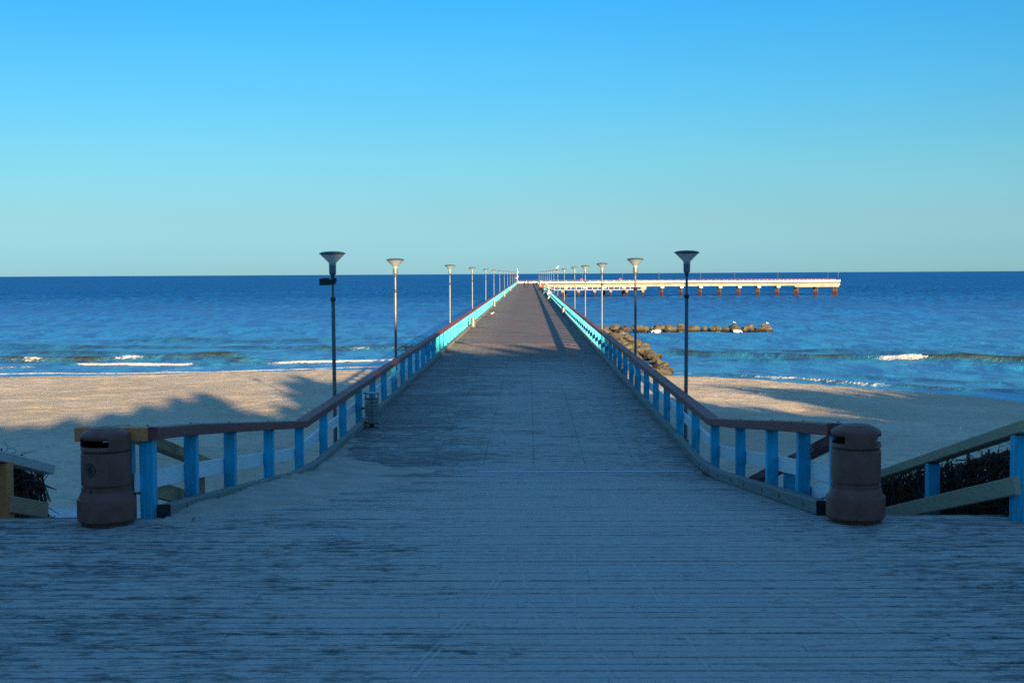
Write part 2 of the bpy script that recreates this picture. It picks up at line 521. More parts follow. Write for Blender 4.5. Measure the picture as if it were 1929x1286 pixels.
# ------------------------------------------------------------------ sea
def crest(X, Y, pts, A, back, front, x0=None, x1=None, wob=.6, seed=1):
    px = np.array([p[0] for p in pts]); py = np.array([p[1] for p in pts])
    yc = np.interp(X, px, py) + wob * noise2(X * .16, Y * 0, seed) + .25 * noise2(X * .7, Y * 0, seed + 3)
    d = Y - yc
    e = np.clip((X - px[0]) / 4, 0, 1) * np.clip((px[-1] - X) / 4, 0, 1)
    amp = A * e * (.8 + .3 * noise2(X * .12, X * 0, seed + 9))
    return amp * np.where(d > 0, np.exp(-(d / back) ** 2), np.exp(-(d / front) ** 2)), d, e

def make_sea():
    ys = [66.0]
    st = .24
    while ys[-1] < 3000:
        ys.append(ys[-1] + st)
        if ys[-1] > 150: st *= 1.016
    ys = np.array(ys)
    nc = 760
    u = np.linspace(-1, 1, nc)
    u = np.sign(u) * (.35 * np.abs(u) + .65 * np.abs(u) ** 2.2)
    X = u[None, :] * (55 + ys[:, None] * .95)
    Y = np.repeat(ys[:, None], nc, 1)
    dxy = np.gradient(ys)[:, None]
    q = np.random.RandomState(4)
    Z = np.zeros_like(X)
    near = np.clip((Y - shore(X)) / 45, .1, 1)
    for k in range(22):
        L = 1.6 * 1.17 ** k
        a = q.uniform(-1.1, 1.1)
        if L > 20: a *= .5
        ph = q.uniform(0, 6.28)
        amp = .011 * L ** .85
        fade = np.clip((L / dxy - 2.5) / 3, 0, 1)
        env = .6 + .5 * noise2(X / (L * 5) + k, Y / (L * 3), 60 + k)
        Z += amp * fade * env * np.sin(2 * math.pi / L * (Y * math.cos(a) + X * math.sin(a)) + ph + .9 * noise2(X / (L * 3), Y / (L * 3), 90 + k))
    Z *= near
    F = np.zeros_like(X)
    T = np.zeros_like(X)
    sh = shore(X)
    def wave(pts, A, back, front, foam=(), seed=1, w=1.3, lace=.35):
        nonlocal Z, F, T
        z, d, e = crest(X, Y, pts, A, back, front, seed=seed)
        Z = Z + z
        if A > .2:
            T = np.maximum(T, np.clip(A / .5, 0, 1) * e * np.where(d > 0, np.exp(-(d / .8) ** 2), np.exp(-(d / (front * 1.7)) ** 2)) * (.75 + .35 * noise2(X * .3, X * 0, seed + 40)))
        for (a, b, s) in foam:
            mk = np.clip((X - a) / 2.5, 0, 1) * np.clip((b - X) / 2.5, 0, 1)
            F = np.maximum(F, s * mk * np.exp(-((d + w * .45) / w) ** 2))
            F = np.maximum(F, lace * mk * np.exp(-np.clip(d, 0, 99) / 3.5) * (d > -.3))
    # left of the pier
    wave([(-60, 121), (-52, 123), (-45.5, 126), (-31, 125.4), (-24, 128.5), (-15, 132), (-4, 133)], .22, 1.6, .5, [(-62, -47.5, .72), (-46, -31.5, 1.0), (-27, -3, .95)], 2, .62)
    wave([(-60, 136), (-46, 135), (-38, 136.4), (-28, 137)], .62, 2.0, .7, [(-45, -39.8, .85), (-55, -50, .8)], 5, .7)
    wave([(-34, 131.5), (-29, 131.2), (-25, 132)], .5, 1.6, .6, [(-31, -28.6, .8)], 8, .5)
    wave([(-27, 145), (-22, 145.5), (-15, 147), (-6, 148)], .55, 2.2, .8, [(-22, -16, .62)], 11, .6)
    wave([(-60, 143), (-45, 141), (-30, 143)], .35, 2.5, 1.2, (), 31)
    wave([(-70, 158), (-30, 155), (-5, 160)], .35, 3, 1.6, (), 12)
    wave([(-70, 176), (-36, 172), (-5, 178)], .3, 3, 1.8, (), 14)
    wave([(-70, 116.5), (-46, 115.3), (-28, 117), (-15, 122.4), (0, 121)], .10, 1.0, .4, [(-75, -2, .98)], 15, .42)
    # right of the pier
    wave([(13, 139), (17, 137.5), (26.8, 129.5), (33.5, 124), (38, 122.4), (45, 118), (60, 108)], .62, 2.6, .8, [(32.6, 38.6, 1.15)], 17, .9)
    wave([(15, 128), (19, 125), (23, 121), (27, 119)], .28, 1.8, .7, (), 19)
    wave([(13, 114.5), (14.5, 113), (22, 105.2), (26.5, 99), (31, 95.5), (36, 93.5), (50, 82)], .30, 1.3, .5, [(11, 16, .75), (17, 29, .78), (30, 34, .5)], 22, .55)
    wave([(24, 112), (34, 103.5), (50, 93)], .22, 2.0, .9, (), 24)
    wave([(13, 152), (30, 145), (60, 130)], .3, 3, 1.6, (), 26)
    wave([(13, 112.2), (22, 103), (27, 94.5), (33, 86), (48, 73)], .05, .7, .35, [(24, 48, .6)], 28, .35)
    spent = np.clip(fbm(X * .35, Y * .8, 4, 120) - .05, 0, 1)
    surf = np.clip((Y - sh - 1) / 3, 0, 1) * np.clip((sh + 24 - Y) / 10, 0, 1)
    F = np.maximum(F, .62 * spent * surf * np.where(X < 2, 1.0, .55))
    # thin wash where the water runs out on the sand
    dd = Y - sh
    F = np.maximum(F, .62 * np.exp(-((dd - .8 - .5 * noise2(X * .25, Y * 0, 44)) / .5) ** 2) * (.7 + .5 * noise2(X * .13, X * 0, 46)))
    Z = Z + WATER_Z
    V = np.stack([X, Y, Z], -1).reshape(-1, 3)
    Q = grid_faces(len(ys), nc)
    n0 = len(V)
    far = np.array([[X[-1, 0], ys[-1], WATER_Z], [X[-1, -1], ys[-1], WATER_Z], [90000, 90000, WATER_Z], [-90000, 90000, WATER_Z]])
    side = np.array([[-90000, 90000, WATER_Z], [-90000, 66, WATER_Z - .02], [X[0, 0], 66, WATER_Z - .02], [X[-1, 0], ys[-1], WATER_Z - .02],
                     [90000, 90000, WATER_Z], [X[-1, -1], ys[-1], WATER_Z - .02], [X[0, -1], 66, WATER_Z - .02], [90000, 66, WATER_Z - .02]])
    V = np.vstack([V, far, side])
    Q = np.vstack([Q, [[n0, n0 + 1, n0 + 2, n0 + 3], [n0 + 4, n0 + 5, n0 + 6, n0 + 7], [n0 + 8, n0 + 9, n0 + 10, n0 + 11]]])
    F = np.concatenate([F.ravel(), np.zeros(12)])
    o = ob('sea', np_mesh('sea', V, Q, SEA, {'foam': F, 'turbid': np.concatenate([np.clip(T, 0, .95).ravel(), np.zeros(12)])}))
    return tag(o, kind='structure')
make_sea()

# ------------------------------------------------------------------ landing (boards one by one)
def plank_mesh(name, w=PITCHW - .010, t=.045, c=.006):
    b = MB(); b.bar((-.5, 0, -t / 2), (.5, 0, -t / 2), w, t, c=c)
    return b.mesh(name, PLANK)
PLANKM = [plank_mesh('plank', PITCHW - g) for g in (.006, .007, .010, .015, .028)]
XL, XR = -3.97, 3.19                                  # pier boards
landing = tag(MB().box(-9.4, 9.4, 6.05, EDGE - .05, -.30, -.058).build('boardwalk', BEAM), kind='structure')
row0 = int(math.ceil(6.2 / PITCHW))
row1 = int(EDGE / PITCHW)
def put_plank(par, x0, x1, y, z, slope=0.0, q=rnd):
    return ob('plank', q.choice(PLANKM), par, ((x0 + x1) / 2, y, z + q.uniform(-.005, .002)),
              (slope + q.uniform(-.006, .006), q.uniform(-.0006, .0006), q.uniform(-.0007, .0007)), (x1 - x0 - .002, 1, 1))
for k in range(row0, row1):
    y = (k + .5) * PITCHW
    cuts = [-9.4]
    x = -9.4 + rnd.choice((2.6, 4.1, 5.3))
    while x < 7.6:
        cuts.append(x); x += rnd.choice((4.6, 5.2, 6.0))
    cuts.append(9.4)
    for a, b in zip(cuts, cuts[1:]):
        put_plank(landing, a, b, y, 0)
# steps and promenade behind the viewer
st = MB()
for i in range(8):
    st.box(-9.4, 9.4, 6.02 - .34 * (i + 1), 6.02 - .34 * i, -.3, .13 * (i + 1))
tag(st.build('boardwalk_steps', PLANK), kind='structure')
tag(MB().box(-12, 12, -14, 3.3, -1.2, 1.06).build('promenade', PLANK), kind='structure')

# ------------------------------------------------------------------ pier
pier = thing('wooden_pier', 'long straight wooden pier running out to sea from the landing', 'pier', (0, EDGE, 0))
def child_of(o, par):
    o.parent = par
    o.matrix_parent_inverse = Matrix.Translation(-Vector(par.location))
    return o
END = 485.0
kp = row1
while (kp + .5) * PITCHW < 24.0:
    y = (kp + .5) * PITCHW
    z = zdeck(y); sl = math.atan2(zdeck(y + .05) - zdeck(y - .05), .1)
    j = rnd.uniform(-1.6, 1.9)
    for a, b in ((XL, j), (j, XR)):
        child_of(put_plank(None, a, b, y, z, sl), pier)
    kp += 1
pb = MB()
SEAMS = [XL, -1.82, -.87, .08, 1.04, 1.99, XR]
k = kp
while (k + .5) * PITCHW < 66:
    y = (k + .5) * PITCHW
    for a, b in zip(SEAMS, SEAMS[1:]):
        zz = -.97 + rnd.uniform(-.003, .002)
        w = PITCHW / 2 - rnd.choice((.004, .005, .007))
        e1, e2 = rnd.uniform(.001, .005), rnd.uniform(.001, .005)
        pb.box(a + e1, b - e2, y - w, y + w, zz - .045, zz)
    k += 1
YF = k * PITCHW
pl = child_of(pb.build('plank_field', PLANK), pier); pl['kind'] = 'stuff'
child_of(MB().box(XL, XR, YF, END, -1.02, -.971).build('far_planking', PLANK), pier)
# bearers: under ramp and pier
for i in range(8):
    x = XL + .12 + i * (XR - XL - .24) / 7
    b = MB(); b.bar((x, EDGE, -.18), (x, 22.6, -.18 - .97), .12, .25); b.bar((x, 22.6, -1.15), (x, 66, -1.15), .12, .25)
    child_of(b.build('bearer', BEAM), pier)
child_of(MB().box(XL + .02, XR - .02, 66, END, -1.5, -1.021).build('girder', BEAM), pier)
for s, x in ((-1, XL - .05), (1, XR + .05)):
    b = MB(); b.bar((x, 22.6, -1.2), (x, END, -1.2), .16, .34); b.bar((x, EDGE, -.22), (x, 22.6, -1.2), .16, .3)
    child_of(b.build('edge_beam', BEAM), pier)
pm = MB(); pm.tube([(0, 0, -9), (0, 0, -1.5)], .2, 10)
pilem = pm.mesh('pile', PILE)
cm = MB(); cm.box(XL - .3, XR + .3, -.22, .22, -1.86, -1.5); capm = cm.mesh('crossbeam', BEAM)
y = 26.0
while y < END:
    child_of(ob('crossbeam', capm, None, (0, y, 0)), pier)
    for x in (XL + .5, (XL + XR) / 2, XR - .5):
        child_of(ob('pile', pilem, None, (x, y, 0)), pier)
    y += 11.5

# ------------------------------------------------------------------ railings
def rail_posts():
    ys = [13.62, 15.36, 17.35, 19.95]
    y = 22.6
    while y < END - 1:
        ys.append(y); y += 2.67
    return ys
PB = MB(); PB.bar((0, 0, -.42), (0, 0, .865), .15, .14, up=(0, 1, 0), c=.008)
POSTM = PB.mesh('post', BLUE)
BT = MB(); BT.lathe([(.0, .012), (.014, .010), (.016, 0)], 6); BOLTM = BT.mesh('bolt', DARK)
def railing(side, label):
    xp = -4.08 if side < 0 else 3.30
    root = thing('pier_railing', label, 'railing', (xp, 13.62, 0))
    off = .1 if side > 0 else 0
    ys = [y + (off if y < 22 else .2 * (side > 0)) for y in rail_posts()]
    for y in ys:
        p = ob('post', POSTM, root, (0, y - 13.62, zdeck(y)), (rnd.uniform(-.008, .008), rnd.uniform(-.008, .008), rnd.uniform(-.04, .04)))
    inn = -side
    # top rail, mid rail and kerb follow the deck
    nodes = [ys[0] - .12] + ys[1:5]
    n2 = ys[4::2] + [END]
    segs = list(zip(nodes, nodes[1:])) + list(zip(n2, n2[1:]))
    seglong = [s for s in segs if s[0] < 120]
    ylast = seglong[-1][1]
    far = []
    yy = ylast
    while yy < END - 1:
        far.append((yy, min(yy + 30, END))); yy += 30
    def strip(name, dx, z, w, h, mat, gap, farmat=None, ch=.01):
        for a, b in seglong + far:
            B = MB()
            za, zb = zdeck(a) + z, zdeck(b) + z
            B.bar((0, 0, 0), (0, b - a - gap, (zb - za) * (1 - gap / (b - a))), w, h, c=ch)
            ob(name, B.mesh(name, farmat if (farmat and a > 45) else mat), root, (dx, a - 13.62, za))
    strip('top_rail', inn * .035, .935, .22, .13, MAROON, .004)
    strip('mid_rail', side * .095, .41, .045, .2, WHITE, .004, TURQ_RAIL, .004)
    for y in ys[:22]:
        ob('bolt', BOLTM, root, (0, y - 13.62, zdeck(y) + 1.0))
    # kerb timbers on the boards, inside the posts
    kk = [ys[0] + .02, 16.3, 18.9, 21.4, 23.6] + [23.6 + 4 * i for i in range(1, 25)]
    kk = kk + [kk[-1] + 30 * i for i in range(1, 13) if kk[-1] + 30 * i < END] + [END]
    for a, b in zip(kk, kk[1:]):
        B = MB(); za, zb = zdeck(a) + .075, zdeck(b) + .075
        B.bar((0, 0, 0), (0, b - a - .018, zb - za), .14, .15, c=.012)
        kb = ob('kerb_board', B.mesh('kerb_board', KERB), root, (inn * .155, a - 13.62, za))
        if a < 40:
            for f in (.25, .8):
                BB = MB(); BB.box(-.004, .004, -.012, .012, -.03, .03)
                ob('bolt_slot', BB.mesh('bolt_slot', DARK), kb, (inn * .0715, (b - a) * f, (zb - za) * f))
    # sawn dark end face of the first kerb timber
    B = MB(); B.box(-.071, .071, -.012, .002, -.076, .078)
    ob('kerb_end', B.mesh('kerb_end', DARK), root, (inn * .155, ys[0] + .015 - 13.62, .076))
    return root
RAIL_L = railing(-1, 'blue posted pier railing with maroon top rail along the left side')
RAIL_R = railing(1, 'blue posted pier railing with maroon top rail along the right side')
# pale timber cross piece at the landward end of the left railing
B = MB(); B.bar((-.62, 0, 0), (.16, 0, 0), .15, .15, c=.008)
o = B.build('end_timber', RAW, RAIL_L, (-.12, -.06, .925)); o['label'] = 'raw orange pine cross timber'
B = MB(); B.lathe([(0, .004), (.018, .004), (.018, -.002)], 8); o = B.build('bolt', DARK, RAIL_L, (-.3, -.137, .925)); o.rotation_euler = (rad(90), 0, 0)

# ------------------------------------------------------------------ beach ramps with handrails
def zramp(y):
    return -.25 * (y - EDGE)
def ramp(x0, x1, label):
    r = tag(MB().box(-.01, .01, -.01, .01, -.2, -.19).build('beach_ramp', BEAM), kind='structure')
    r.location = ((x0 + x1) / 2, EDGE, 0)
    k = 0
    while k * PITCHW < 6.3:
        y = (k + .5) * PITCHW
        P = ob('plank', PLANKM[0], r, (0, y, -.27 * y - .002), (math.atan(-.27), 0, 0), (x1 - x0 - .1, 1, 1))
        k += 1
    for x in (x0 + .15, (x0 + x1) / 2, x1 - .15):
        B = MB(); B.bar((x - r.location.x, 0, -.16), (x - r.location.x, 6.3, -.16 - .27 * 6.3), .1, .2); B.build('stringer', BEAM, r)
    return r
ramp(-7.1, -4.25, '')
ramp(3.45, 5.2, '')
def ramp_rail(label, x, posts, y0, y1, topmat, midmat, postmat, mid=(None, None), name='ramp_railing', topz=.93, midz=.36, pw=.14):
    root = thing(name, label, 'handrail', (x, EDGE, 0))
    for y, m_ in zip(posts, postmat):
        B = MB(); B.bar((0, 0, -.75), (0, 0, topz - .06), pw, pw, up=(0, 1, 0), c=.008)
        ob('post', B.mesh('post', m_), root, (0, y - EDGE, zramp(y)))
    def tb(nm, a, b, z, w, h, mt, dx=0):
        B = MB(); B.bar((0, 0, 0), (0, b - a, zramp(b) - zramp(a)), w, h, c=.008)
        ob(nm, B.mesh(nm, mt), root, (dx, a - EDGE, zramp(a) + z))
    tb('top_rail', y0, y1, topz, .18, .12, topmat)
    tb('mid_rail', mid[0] or y0, mid[1] or y1, midz, .06, .19, midmat, .1 if x < 0 else -.1)
    return root
ramp_rail('pale raw timber handrail descending to the beach beside the left railing', -4.36, (13.8, 16.75), 13.65, 17.6, BROWNPINE, BROWNPINE, (BLUE, BROWNPINE), (13.65, 16.6))
ramp_rail('short weathered timber handrail with orange post at the far left edge', -6.05, (14.55,), 13.0, 15.95, PALEPINE, BROWNPINE, (RAW,), (14.5, 15.6), pw=.2, topz=.74, midz=.2)
ramp_rail('dark maroon handrail descending to the beach beside the right railing', 3.52, (13.9, 17.35), 13.75, 20.2, MAROON, WHITE, (BLUE, BLUE), (13.8, 16.9))
ramp_rail('yellowish timber handrail on blue posts sloping down at the far right', 5.12, (13.42, 16.3, 19.3), 13.2, 21.5, RAWGREY, RAWGREY, (BLUE, BLUE, BLUE), pw=.15, topz=.88, midz=.27)

# ------------------------------------------------------------------ brushwood fences
TWIG = plain('dark_twigs', (.10, .055, .04), .85, .15, var=.5, sc=3)
TWIGRED = plain('red_twigs', (.10, .022, .015), .8, .15, var=.4, sc=3)
def brush(label, x, y0, y1, ztop, hgt, seed, red_end=False):
    q = random.Random(seed)
    root = thing('brushwood_fence', label, 'brush fence', (x, y0, 0))
    tw = MB(); nstk = int((y1 - y0) / .75)
    for i in range(int((y1 - y0) * 420)):
        y = q.uniform(y0, y1); zt = ztop(y)
        z = zt - hgt * q.random() ** .9
        L = q.uniform(.35, 1.2); a = q.gauss(0, .35) if q.random() < .7 else q.uniform(.6, 1.5)
        d = Vector((q.uniform(-.16, .16), math.cos(a), math.sin(a) * q.choice((-1, 1)) - .22)).normalized()
        p = Vector((x + q.gauss(0, .10), y, z))
        ps = [p - d * L / 2, p + Vector((q.uniform(-.05, .05), 0, q.uniform(-.07, .07))), p + d * L / 2]
        ps = [Vector((t.x, min(max(t.y, y0), y1), min(t.z, ztop(t.y) + .06 * q.random()))) for t in ps]
        if (ps[2] - ps[0]).length < .12: continue
        r = q.uniform(.006, .017)
        tw.tube(ps, [r, r * .9, r * .5], 3, 0, False)
    tb = tw.build('woven_twigs', TWIG, root); tb['kind'] = 'stuff'; tb.location = (-x, -y0, 0)
    for i in range(nstk + 1):
        y = y0 + (y1 - y0) * i / nstk
        b = MB(); b.tube([(q.uniform(-.03, .03), 0, ztop(y) - hgt - .4), (.02, 0, ztop(y) - .5), (q.uniform(-.04, .04), q.uniform(-.04, .04), ztop(y) + q.uniform(.0, .16))], [.022, .02, .014], 6)
        b.build('stake', STAKE, root, (.12 if x < 0 else -.13, y - y0, 0))
    # loose stems sticking out above
    sp = MB()
    for i in range(int((y1 - y0) * 9)):
        y = q.uniform(y0, y1 - .4); z = ztop(y); t = q.uniform(.03, .2)
        sp.tube([(x + q.uniform(-.1, .1), y, z - .1), (x + q.uniform(-.1, .1), y + q.uniform(-.1, .1), z + t * .6), (x + q.uniform(-.15, .15), y + q.uniform(-.25, .25), z + t)], [.006, .004, .002], 3, 0, False)
    o = sp.build('loose_stems', TWIG, root); o['kind'] = 'stuff'; o.location = (-x, -y0, 0)
    if red_end:
        rb = MB()
        for i in range(240):
            z = ztop(y1) - q.random() * hgt
            bul = .10 * math.sin(math.pi * min(1, max(0, (ztop(y1) - z) / hgt)))
            p = Vector((x + q.uniform(-.14, .06), y1 + bul * .6 + q.uniform(-.1, .0), z))
            rb.tube([p, p + Vector((q.uniform(-.08, .08), q.uniform(-.02, .02), q.uniform(.06, .16)))], [.008, .004], 3, 0, False)
        o = rb.build('red_stems', TWIGRED, root); o['kind'] = 'stuff'; o.location = (-x, -y0, 0)
    return root
brush('dark woven brushwood fence ending in red stems beside the left handrail', -6.72, 13.2, 17.3, lambda y: .535 - .27 * (y - 15.3) - .12 * max(0, y - 16.9) / .4, 1.1, 3, True)
brush('dark woven brushwood fence behind the blue posts at the right', 5.5, 13.3, 20.6, lambda y: .70 - .225 * (y - 13.9), 1.35, 5)

# ------------------------------------------------------------------ big brown litter bins
def litter_bin(label, loc, rot, emblem_ang):
    """rot: heading of the middle of one slot, angle measured from +x"""
    root = thing('litter_bin', label, 'litter bin', loc, 0, 'brown litter bins at the pier entrance')
    S = .775
    body = MB()
    prof = [(.0, .004), (.33, .004), (.335, .03), (.372, .05), (.39, .075), (.39, .335), (.384, .352), (.368, .36), (.362, .372), (.332, .452), (.327, .458), (.327, .508), (.306, .520), (.306, .538), (.327, .546), (.327, .965), (.322, .978), (.304, .982), (.304, 1.0)]
    body.lathe([(r * S, z * S) for r, z in prof], 48)
    body.build('body', BINPLASTIC, root)
    head = MB()
    hp = [(.314, .998), (.327, 1.012), (.3275, 1.068), (.3275, 1.10), (.3275, 1.135), (.3275, 1.164), (.3275, 1.21), (.318, 1.232), (.29, 1.256), (.235, 1.282), (.205, 1.296), (.19, 1.306), (.12, 1.315), (0, 1.318)]
    seg = 72
    def skip(i, k):
        if not 2 <= i <= 4: return False
        a = math.degrees(2 * math.pi * (k + .5) / seg) - math.degrees(rot)
        a = (a + 180) % 360 - 180
        lim = 47 if i in (2, 4) else 50
        return abs(a) < lim or abs(abs(a) - 180) < lim
    head.lathe([(r * S, z * S) for r, z in hp], seg, 0, (0, 0, 0), True, skip)
    h = head.build('hood', BINPLASTIC, root)
    md = h.modifiers.new('shell', 'SOLIDIFY'); md.thickness = .014; md.offset = -1
    ln = MB(); ln.lathe([(0, .93 * S), (.28 * S, .93 * S), (.30 * S, 1.0 * S), (.305 * S, 1.02 * S)], 32)
    ln.build('liner', DARK, root)
    kh = MB(); R = .327 * S
    # emblem: dark oval ring and a small figure, wrapped on the body
    def patch(pts, depth, mi, B):
        vs, n = [], len(pts)
        for d in (0, depth):
            for u, v in pts:
                a = emblem_ang + u / R
                vs.append(((R - .001 + d) * math.cos(a), (R - .001 + d) * math.sin(a), v))
        B.add(vs, [tuple(range(n, 2 * n))] + [(i, (i + 1) % n, n + (i + 1) % n, n + i) for i in range(n)], mi)
    E_ = MB()
    zc = .768 * S
    ov = lambda rx, rz, n=24: [(rx * math.cos(2 * math.pi * i / n), zc + rz * math.sin(2 * math.pi * i / n)) for i in range(n)]
    patch(ov(.066, .073), .003, 0, E_)
    patch(ov(.056, .063), .0042, 1, E_)
    for cx, cz, rx, rz in ((.006, .034, .016, .014), (-.002, .008, .03, .018), (-.016, -.024, .007, .03), (.016, -.024, .007, .03)):
        patch([(cx + rx * math.cos(2 * math.pi * i / 12), zc + cz + rz * math.sin(2 * math.pi * i / 12)) for i in range(12)], .0056, 0, E_)
    o = E_.build('emblem', [EMBLEM, EMBLEM_FIG], root)
    K = MB(); a = emblem_ang + .02
    K.lathe([(0, .004), (.013, .004), (.014, -.004)], 12)
    o = K.build('keyhole', DARK, root, (.3265 * S * math.cos(a), .3265 * S * math.sin(a), .482 * S))
    o.rotation_euler = Vector((math.cos(a), math.sin(a), 0)).to_track_quat('Z', 'Y').to_euler()
    return root
# angles are seen from the viewer: front (towards -y) is -90 degrees
litter_bin('brown plastic litter bin with dark oval emblem at the left railing end', (-4.455, 13.38, 0), rad(-113.3), rad(-110.8))
litter_bin('brown plastic litter bin at the right railing end', (3.41, 13.40, 0), rad(-178.6), rad(70))

# ------------------------------------------------------------------ small steel bins on the railings
def steel_bin(label, x, y, side):
    z = zdeck(y)
    root = thing('steel_bin', label, 'waste bin', (x, y, z), 0, 'steel bins along the pier railings')
    B = MB(); B.lathe([(0, .815), (.19, .812), (.2, .80), (.2, .785), (.17, .78), (0, .78)], 24); B.build('roof', STEEL, root)
    B = MB()
    pr = [(0, .115), (.155, .115)]
    for i in range(7):
        zz = .12 + i * .078
        pr += [(.162, zz), (.168, zz + .008), (.162, zz + .016), (.158, zz + .07)]
    pr += [(.165, .672), (.15, .672), (.148, .15)]
    B.lathe(pr, 24); B.build('basket', STEEL, root)
    B = MB(); B.lathe([(0, .09), (.17, .085), (.19, .1), (.19, .113), (0, .114)], 24); B.build('base_plate', STEEL, root)
    for a in (rad(-80), rad(35), rad(150)):
        B = MB(); c, s = math.cos(a), math.sin(a)
        B.bar((.172 * c, .172 * s, .1), (.172 * c, .172 * s, .79), .035, .012, up=(c, s, 0)); B.build('strap', POLE, root)
    B = MB(); B.box(-.05, .05, -.05, .05, 0, .09); B.box(-.02, .02, -.02, .02, .09, .12); B.build('foot', DARK, root)
    B = MB(); B.box(.0, .24, -.02, .02, .42, .46); o = B.build('bracket', DARK, root)
    o.rotation_euler = (0, 0, math.pi if side < 0 else 0)
    return root
for x, y, s, l in ((-3.7, 30.0, -1, 'steel litter bin with disc roof on the left railing, nearest the shore'),
                   (-3.7, 85.0, -1, 'sunlit steel bin on the left railing, second from the shore'),
                   (-3.7, 138.0, -1, 'sunlit steel bin on the left railing, third from the shore'),
                   (-3.7, 196.0, -1, 'small sunlit steel bin on the left railing, fourth from the shore'),
                   (-3.7, 262.0, -1, 'farthest tiny steel bin on the left railing'),
                   (2.95, 110.0, 1, 'sunlit steel bin on the right railing')):
    steel_bin(l, x, y, s)

# ------------------------------------------------------------------ lamps
def lamp_proto():
    root = thing('pier_lamp', '', 'lamp post')
    B = MB(); B.tube([(0, 0, -2.1), (0, 0, 2.05)], .043, 12); B.tube([(0, 0, 2.05), (0, 0, 2.66)], .032, 12); B.build('pole', POLE, root)
    B = MB(); B.lathe([(.044, 2.0), (.058, 2.02), (.062, 2.05), (.058, 2.08), (.034, 2.10)], 12); B.build('collar', DARK, root)
    B = MB(); B.lathe([(.033, 2.50), (.045, 2.56), (.047, 2.615)], 12); B.build('neck', LAMPDARK, root)
    B = MB(); B.lathe([(0, 2.60), (.062, 2.60), (.078, 2.63), (.08, 2.80), (.078, 2.81), (.052, 2.815), (.052, 2.86), (0, 2.862)], 16); B.build('lamp_body', POLE, root)
    B = MB(); B.lathe([(.084, 2.795), (.084, 2.865), (.292, 3.075), (.287, 3.077), (.078, 2.87), (.078, 2.80)], 32); B.build('lamp_cone', FROST, root)
    B = MB(); B.lathe([(0, 3.05), (.25, 3.052), (.298, 3.068), (.30, 3.08), (.25, 3.105), (.15, 3.122), (0, 3.128)], 32); B.build('lamp_cap', LAMPDARK, root)
    B = MB()
    B.box(-.06, .40, -.06, .06, -1.98, -1.88); B.box(-.06, .4, -.06, .06, -1.42, -1.34); B.build('bracket', DARK, root)
    return root
LP = lamp_proto()
LEFT = [28.9, 42.3, 71.6, 100.2, 131.5, 162.5, 195.5, 232, 268, 305, 345, 390, 435, 470]
RIGHT = [30.3, 44.7, 65.2, 84.3, 103.4, 134.2, 164.4, 189, 211, 232, 257, 290, 332, 380, 430, 470]
ORD = ['nearest', 'second', 'third', 'fourth', 'fifth', 'sixth', 'seventh', 'eighth', 'ninth', 'tenth', 'eleventh', 'twelfth', 'thirteenth', 'fourteenth', 'fifteenth', 'sixteenth']
first = True
for side, lst, x in (('left', LEFT, -4.4), ('right', RIGHT, 3.7)):
    for i, y in enumerate(lst):
        o = LP if first else copy_tree(LP)
        first = False
        o.location = (x, y, 0)
        o.rotation_euler = (rnd.uniform(-.004, .004), rnd.uniform(-.006, .006), 0 if x < 0 else math.pi)
        if i == 0 and side == 'left':
            lb = 'nearest cone-topped lamp post on the left with black box on its pole'
        elif i == len(lst) - 1:
            lb = 'farthest cone-topped lamp post in the %s row' % side
        else:
            lb = 'cone-topped lamp post, %s from the shore in the %s row' % (ORD[i], side)
        tag(o, lb, 'lamp post', 'lamp posts along the pier')
# loudspeaker box on the nearest left lamp
sb = thing('pole_speaker', 'small black box mounted on the nearest left lamp post', 'speaker', (-4.4, 28.9, 2.44))
B = MB(); B.box(-.30, -.07, -.08, .08, -.075, .065); B.add([(-.30, -.08, .065), (-.07, -.08, .065), (-.07, .08, .065), (-.30, .08, .065), (-.2, -.05, .09), (-.09, -.05, .09), (-.09, .05, .09), (-.2, .05, .09)], [(0, 1, 5, 4), (1, 2, 6, 5), (2, 3, 7, 6), (3, 0, 4, 7), (4, 5, 6, 7)])
B.build('housing', DARK, sb)
B = MB(); B.box(-.075, .06, -.055, .055, -.05, .05); B.lathe([(0, .05), (.05, .05), (.05, .13), (0, .14)], 10, 0, (.03, 0, -.05)); B.build('clamp', DARK, sb)
# white light mast at the far left end of the pier
mast = thing('light_mast', 'white light mast with lamps at the far left end of the pier', 'mast', (-4.2, 478, -1))
B = MB(); B.tube([(0, 0, 0), (0, 0, 5.3)], [.14, .09], 10); B.build('pole', CONCWHITE, mast)
for z, dx in ((5.35, 0), (4.2, .25), (2.6, .25), (2.0, -.5)):
    B = MB(); B.blob((dx, -.1, z), (.2, .2, .2), 3, .0, 10, 7, 0, 1, True); B.build('floodlight', CONCWHITE, mast)

# ------------------------------------------------------------------ sand drift on the boards, tracks, debris
def sand_drift(name, pts_fn, x0, x1, y0, y1, label, st=.05):
    xs = np.arange(x0, x1, st); ys = np.arange(y0, y1, st)
    X, Y = np.meshgrid(xs, ys)
    zd = np.vectorize(zdeck)(Y)
    H = pts_fn(X, Y)
    V = np.stack([X, Y, zd + H], -1).reshape(-1, 3)
    Q = grid_faces(len(ys), len(xs))
    keep = (H.ravel()[Q] > -.03).any(1)
    o = ob(name, np_mesh(name, V, Q[keep], DRIFT))
    return tag(o, label, 'sand', None, 'stuff')
DM = Mat('drift_sand', .95, .1)
_n = DM.noise(DM.coords('pos'), 14, 4, .65); _m = DM.noise(DM.coords('pos'), 2.2, 4, .6)
DM.color(DM.mix(DM.ramp(_m, .3, .7), (.36, .31, .25), (.47, .41, .33))); DM.bump(DM.math('ADD', _n, DM.math('MULTIPLY', _m, 1.5)), .5, .03)
DRIFT = DM.m
